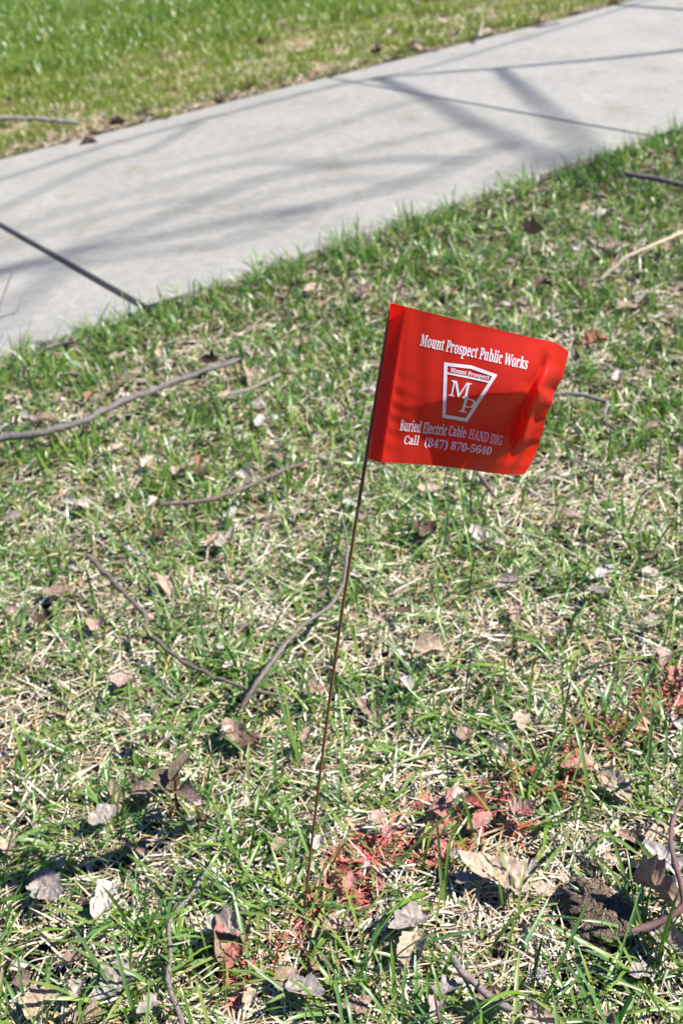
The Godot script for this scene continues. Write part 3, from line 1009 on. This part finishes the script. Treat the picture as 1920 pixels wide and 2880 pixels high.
func build_flag() -> void:
	wire_foot = ground_at(855, 2560, -0.01)
	wire_top = at_depth(1099, 862, 0.652)
	var flag := base("marker_flag", Vector3(wire_foot.x, 0, wire_foot.z))
	var at := flag.position
	tag(flag, "red plastic utility marker flag with white print on rusty wire", "flag")
	var pts := PackedVector3Array()
	for k in 25:
		pts.append(wire_at(k / 24.0) - at)
	place("wire", tube(pts, 0.00115, 0.00115, 12, Color(0.30, 0.13, 0.04), Color(0.10, 0.055, 0.03), 0.05), mats.wire, flag)
	# the sheet
	var s := Soup.new()
	var nu := 96
	var nv := 72
	for j in nv + 1:
		for i in nu + 1:
			var u := float(i) / nu
			var v := float(j) / nv
			s.v.append(flag_point(u, v) - at)
			s.t.append(Vector2(u, v))
	for j in nv + 1:
		for i in nu + 1:
			var a := j * (nu + 1)
			var du := s.v[a + mini(i + 1, nu)] - s.v[a + maxi(i - 1, 0)]
			var dv := s.v[mini(j + 1, nv) * (nu + 1) + i] - s.v[maxi(j - 1, 0) * (nu + 1) + i]
			s.n.append(dv.cross(du).normalized())
	for j in nv:
		for i in nu:
			var a := j * (nu + 1) + i
			s.quad(a, a + 1, a + nu + 2, a + nu + 1)
	var sheet := place("sheet", s.mesh(), mats.film, flag)
	# the hem glued round the wire
	var h := Soup.new()
	var rows := 48
	var sides := 18
	for j in rows + 1:
		var v := float(j) / rows
		var seam := flag_point(0.0, v)
		var seam_px := Vector2(1141, 863).lerp(Vector2(1073, 1300), v)
		var edge_px := Vector2(1096, 854).lerp(Vector2(1036, 1287), v) + Vector2(2.0 * sin(PI * v), 0)
		var edge := at_depth(edge_px.x, edge_px.y, wire_depth(v) + 0.002)
		var d := edge - seam
		var n := d.cross(wire_top - wire_foot).normalized()
		if n.dot(forward) > 0:
			n = -n
		for i in sides + 1:
			var t := float(i) / sides          # 0 front seam .. 1 back seam
			var w := 1.0 - absf(2.0 * t - 1.0)  # 0 at the seam, 1 at the wire
			var far := 1.0 - pow(1.0 - w, 2.2)
			var thick := 0.0016 * sin(PI * clampf(w, 0.0, 1.0) * 0.86 + 0.16) * (1.0 if t < 0.5 else -1.0) * (1.0 - pow(w, 6.0))
			thick += 0.00015 * sin(v * 37.0 + t * 9.0) * w * (1.0 - w)
			h.v.append(seam + d * far + n * thick - at)
			h.n.append(n)
	for j in rows + 1:
		for i in sides + 1:
			var du := h.v[j * (sides + 1) + mini(i + 1, sides)] - h.v[j * (sides + 1) + maxi(i - 1, 0)]
			var dv := h.v[mini(j + 1, rows) * (sides + 1) + i] - h.v[maxi(j - 1, 0) * (sides + 1) + i]
			h.n[j * (sides + 1) + i] = dv.cross(-du).normalized() * -1.0
	for j in rows:
		for i in sides:
			var a := j * (sides + 1) + i
			h.quad(a, a + 1, a + sides + 2, a + sides + 1)
	place("hem", h.mesh(), mats.film, flag)
	# print
	lettering("Mount Prospect Public Works", 700, z(441, 347), z(1176, 512), Vector2(6, -32), Vector2(7, -31), at, sheet)
	lettering("Mount Prospect", 700, z(651, 528), z(914, 584), Vector2(2, -11.5), Vector2(3, -11.5), at, sheet)
	lettering("M", 400, z(638, 692), z(778, 712), Vector2(9, -43), Vector2(9, -42), at, sheet)
	lettering("P", 400, z(708, 802), z(806, 818), Vector2(11, -39), Vector2(12, -38), at, sheet)
	lettering("Buried Electric Cable", 700, z(301, 932), z(752, 982), Vector2(5, -31), Vector2(6, -28), at, sheet)
	lettering("HAND DIG", 400, z(774, 986), z(1000, 1036), Vector2(6, -26), Vector2(7, -26), at, sheet)
	lettering("Call", 700, z(328, 1027), z(430, 1033), Vector2(5, -24), Vector2(5, -25), at, sheet)
	lettering("(847) 870-5640", 700, z(470, 1042), z(928, 1100), Vector2(4, -25), Vector2(5, -22), at, sheet)
	place("emblem", print_mesh(outline([z(608, 463), z(797, 485), z(975, 548), z(768, 873), z(596, 845)], 9.5, true), at), mats.ink, sheet)
	place("emblem", print_mesh(outline([z(622, 537), z(770, 566), z(931, 602)], 5.0, false), at), mats.ink, sheet)

# ---------------------------------------------------------------- the bare tree that shades the sidewalk
func shade(px: float, py: float, height: float) -> Vector3:
	return ground_at(px, py) + SUN * (height / SUN.y)

func build_tree() -> void:
	var runs := [
		# [pixels of the shadow and height of the wood], start radius, end radius
		[[[2500, 70, 3.9], [2300, 100, 4.1], [2100, 122, 4.3], [1920, 141, 4.4], [1700, 165, 4.5], [1400, 192, 4.6], [1220, 205, 4.7], [1060, 218, 4.8]], 0.024, 0.011],
		[[[1400, 192, 4.6], [1480, 260, 6.0], [1560, 330, 7.4], [1650, 430, 8.6], [1700, 520, 9.2]], 0.018, 0.018],
		[[[1060, 218, 4.8], [1200, 275, 6.2], [1330, 350, 7.4], [1440, 400, 8.2], [1620, 490, 9.0]], 0.019, 0.021],
		[[[1060, 218, 4.8], [1200, 190, 4.5], [1400, 130, 4.3], [1600, 70, 4.1], [1800, 8, 4.0], [2000, -40, 3.9]], 0.008, 0.006],
		[[[1060, 218, 4.8], [930, 245, 4.6], [600, 330, 4.3], [300, 410, 4.1], [0, 508, 3.9], [-300, 600, 3.8]], 0.010, 0.006],
		[[[560, 345, 4.3], [420, 425, 4.8], [300, 455, 5.0], [150, 520, 5.2], [0, 592, 5.4], [-200, 680, 5.5]], 0.008, 0.006],
		[[[1440, 400, 8.2], [1300, 455, 8.1], [1150, 515, 8.0], [900, 580, 7.6], [600, 640, 7.2], [420, 680, 7.0], [170, 720, 6.8], [-100, 780, 6.6]], 0.013, 0.009],
		[[[1300, 455, 8.1], [1150, 448, 8.3], [960, 465, 8.4], [800, 490, 8.2], [700, 514, 8.0], [612, 551, 7.6], [420, 628, 7.0], [250, 688, 6.6], [150, 722, 6.4], [0, 775, 6.2], [-200, 850, 6.0]], 0.013, 0.009],
		[[[900, 580, 7.6], [760, 640, 7.8], [600, 690, 8.0], [300, 728, 8.2], [0, 765, 8.4]], 0.010, 0.008],
		[[[170, 720, 6.8], [120, 800, 6.9], [60, 870, 7.0], [0, 920, 7.1], [-100, 980, 7.2]], 0.007, 0.005],
		[[[900, 580, 7.6], [700, 606, 7.2], [400, 668, 6.8], [100, 738, 6.4], [-100, 790, 6.2]], 0.007, 0.005],
		[[[960, 465, 8.4], [760, 455, 8.0], [600, 480, 7.5], [420, 530, 7.0], [200, 592, 6.6], [0, 655, 6.2]], 0.008, 0.005],
		[[[612, 551, 7.6], [480, 566, 7.2], [300, 605, 6.8], [60, 682, 6.4], [-100, 730, 6.2]], 0.006, 0.005],
		[[[1150, 515, 8.0], [1000, 505, 7.6], [820, 535, 7.2], [640, 592, 6.8]], 0.007, 0.005],
		[[[1330, 350, 7.4], [1150, 392, 7.2], [950, 440, 7.0], [800, 472, 6.8]], 0.008, 0.005],
		[[[1200, 275, 6.2], [1000, 332, 6.2], [800, 400, 6.0], [600, 442, 5.8], [400, 492, 5.6]], 0.006, 0.004],
		[[[300, 728, 8.2], [200, 762, 7.6], [80, 822, 7.0], [0, 870, 6.6]], 0.007, 0.005],
		[[[1650, 430, 8.6], [1560, 440, 8.4], [1480, 470, 8.2], [1380, 520, 8.0]], 0.009, 0.007],
		[[[1700, 520, 9.2], [1900, 480, 9.4], [2200, 420, 9.6], [2600, 380, 9.8]], 0.012, 0.010],
	]
	var limb_end := shade(2500, 70, 3.9)
	var foot := limb_end + Vector3(1.6, 0, -0.7)
	foot.y = soil(foot.x, foot.z) - 0.05
	var o := base("bare_tree", foot)
	tag(o, "leafless street tree whose branches shade the sidewalk", "tree")
	place("trunk", tube(PackedVector3Array([Vector3.ZERO, Vector3(0.02, 1.0, 0.01), Vector3(-0.02, 2.2, 0.03), Vector3(-0.12, 3.2, 0.05)]), 0.19, 0.13, 14, Color(0.12, 0.10, 0.085), Color(0.20, 0.17, 0.15), 0.06), mats.bark, o)
	place("limb", tube(PackedVector3Array([Vector3(-0.10, 3.1, 0.05), Vector3(-0.6, 3.5, 0.3), Vector3(-1.1, 3.75, 0.5), limb_end - foot]), 0.09, 0.026, 10, Color(0.12, 0.10, 0.085), Color(0.20, 0.17, 0.15), 0.06), mats.bark, o)
	place("limb", tube(PackedVector3Array([Vector3(-0.10, 3.1, 0.05), Vector3(0.4, 4.4, -0.3), Vector3(0.9, 6.0, -0.8), Vector3(1.2, 8.0, -1.0)]), 0.10, 0.02, 10, Color(0.12, 0.10, 0.085), Color(0.20, 0.17, 0.15), 0.06), mats.bark, o)
	place("limb", tube(PackedVector3Array([Vector3(-0.10, 3.1, 0.05), Vector3(0.8, 4.0, 0.6), Vector3(1.9, 5.4, 1.2), Vector3(2.6, 7.0, 1.6)]), 0.09, 0.02, 10, Color(0.12, 0.10, 0.085), Color(0.20, 0.17, 0.15), 0.06), mats.bark, o)
	for run in runs:
		var pts := PackedVector3Array()
		for q in run[0]:
			pts.append(shade(q[0], q[1], q[2]) - foot)
		place("branch", tube(pts, run[1] * 0.92, run[2] * 0.88, 8, Color(0.12, 0.10, 0.085), Color(0.20, 0.17, 0.15), 0.06), mats.bark, o)

# ---------------------------------------------------------------- scene
func _ready() -> void:
	rng.seed = 20240417
	var pitch := deg_to_rad(32.67)
	var rolled := deg_to_rad(-6.885)
	forward = Vector3(0, -sin(pitch), -cos(pitch))
	var level_up := Vector3.RIGHT.cross(forward)
	right = Vector3.RIGHT * cos(rolled) + level_up * sin(rolled)
	up = level_up * cos(rolled) - Vector3.RIGHT * sin(rolled)
	var cam := Camera3D.new()
	cam.name = "camera"
	var att := CameraAttributesPhysical.new()
	att.frustum_focal_length = 24.7
	att.frustum_focus_distance = 0.76
	att.exposure_aperture = 6.5
	cam.attributes = att
	add_child(cam)
	cam.transform = Transform3D(Basis(right, up, -forward), EYE)
	cam.fov = rad_to_deg(2.0 * atan(1440.0 / FOCAL))
	cam.near = 0.05
	cam.far = 2000.0
	cam.current = true
	var env := Environment.new()
	env.background_mode = Environment.BG_SKY
	env.tonemap_mode = Environment.TONE_MAPPER_LINEAR
	env.tonemap_exposure = 2.05
	env.background_energy_multiplier = 0.42
	env.sdfgi_enabled = true
	env.ssao_enabled = true
	env.ssil_enabled = true
	var sm := ProceduralSkyMaterial.new()
	sm.sky_top_color = Color(0.25, 0.45, 0.80)
	sm.sky_horizon_color = Color(0.72, 0.80, 0.90)
	sm.sky_curve = 0.15
	sm.ground_bottom_color = Color(0.22, 0.25, 0.16)
	sm.ground_horizon_color = Color(0.5, 0.55, 0.5)
	var sky := Sky.new()
	sky.sky_material = sm
	env.sky = sky
	var we := WorldEnvironment.new()
	we.name = "environment"
	we.environment = env
	add_child(we)
	var sun := DirectionalLight3D.new()
	sun.name = "sun"
	add_child(sun)
	sun.look_at_from_position(SUN * 30.0, Vector3.ZERO)
	sun.light_energy = 1.6
	sun.light_color = Color(1.0, 0.982, 0.945)
	sun.light_angular_distance = 0.53
	sun.shadow_enabled = true

	bumps.seed = 3
	bumps.frequency = 0.05
	bumps.fractal_octaves = 3
	patches.seed = 8
	patches.frequency = 0.035
	patches.fractal_octaves = 2
	grain.seed = 21
	grain.frequency = 0.02
	grain.fractal_octaves = 2
	for q in [[690, 2710], [850, 2620], [950, 2520], [1050, 2430], [1160, 2370], [1250, 2330], [1420, 2240], [1560, 2150], [1700, 2070], [1920, 1930], [2250, 1730]]:
		var g := ground_at(q[0], q[1])
		paint_line.append(Vector2(g.x, g.z))
	for q in [[478, 2318, 0.026, 0.020], [70, 2660, 0.035, 0.004], [150, 2760, 0.03, 0.003], [1690, 2600, 0.03, 0.002], [1640, 2540, 0.03, 0.0], [610, 2680, 0.02, 0.004], [880, 2720, 0.025, 0.003], [1780, 2360, 0.025, 0.006], [200, 1740, 0.03, 0.006], [1860, 2440, 0.02, 0.004], [20, 2310, 0.03, 0.003], [1300, 2240, 0.018, 0.006]]:
		var g := ground_at(q[0], q[1])
		bare.append(Vector4(g.x, g.z, q[2], q[3]))

	mats.grass = cloth_like("grass", 0.36, 0.58, Color(0.7, 0.85, 0.35))
	mats.straw = cloth_like("straw", 0.75, 0.35, Color(0.25, 0.22, 0.16))
	mats.leaf = cloth_like("dead leaf", 0.72, 0.4, Color(0.16, 0.13, 0.10))
	mats.leaf.albedo_texture = noise_image(256, 31, 0.03, 5, Color(0.80, 0.78, 0.76), Color(1, 1, 1), 0.3, 1.9)
	mats.leaf.uv1_triplanar = true
	mats.leaf.uv1_scale = Vector3(22, 22, 22)
	mats.leaf.heightmap_enabled = true
	mats.leaf.heightmap_texture = noise_image(256, 32, 0.05, 4, Color.BLACK, Color.WHITE, 0.1, 1.8)
	mats.leaf.heightmap_scale = 0.035
	mats.bark = cloth_like("bark", 0.7, 0.45, Color.BLACK)
	mats.bark.albedo_texture = noise_image(256, 41, 0.06, 4, Color(0.72, 0.71, 0.70), Color(1, 1, 1), 0.3, 1.8)
	mats.bark.uv1_triplanar = true
	mats.bark.uv1_scale = Vector3(30, 30, 30)
	mats.earth = cloth_like("earth", 0.95, 0.25, Color.BLACK)
	mats.earth.albedo_texture = noise_image(256, 42, 0.06, 5, Color(0.62, 0.60, 0.58), Color(1, 1, 1), 0.4, 1.8)
	mats.earth.uv1_triplanar = true
	mats.earth.uv1_scale = Vector3(30, 30, 30)
	mats.earth.heightmap_enabled = true
	mats.earth.heightmap_texture = noise_image(256, 43, 0.05, 5, Color.BLACK, Color.WHITE, 0.15, 1.8)
	mats.earth.heightmap_scale = 0.35
	mats.wire = cloth_like("rusty wire", 0.55, 0.5, Color.BLACK)
	var film := StandardMaterial3D.new()
	film.resource_name = "red film"
	film.albedo_color = Color(0.94, 0.235, 0.175)
	film.roughness = 0.36
	film.metallic_specular = 0.5
	film.cull_mode = BaseMaterial3D.CULL_DISABLED
	film.backlight_enabled = true
	film.backlight = Color(1.0, 0.13, 0.02)
	mats.film = film
	var ink := StandardMaterial3D.new()
	ink.resource_name = "white ink"
	ink.albedo_color = Color(0.95, 0.94, 0.96)
	ink.roughness = 0.5
	ink.cull_mode = BaseMaterial3D.CULL_DISABLED
	mats.ink = ink

	var t := Time.get_ticks_msec()
	build_ground()
	build_sidewalk()
	build_tree()
	print("setting ", Time.get_ticks_msec() - t)
	build_flag()
	print("flag ", Time.get_ticks_msec() - t)
	build_lawn()
	print("lawn ", Time.get_ticks_msec() - t)
	build_sticks()
	build_leaves()
	build_small_things()
	print("all ", Time.get_ticks_msec() - t)
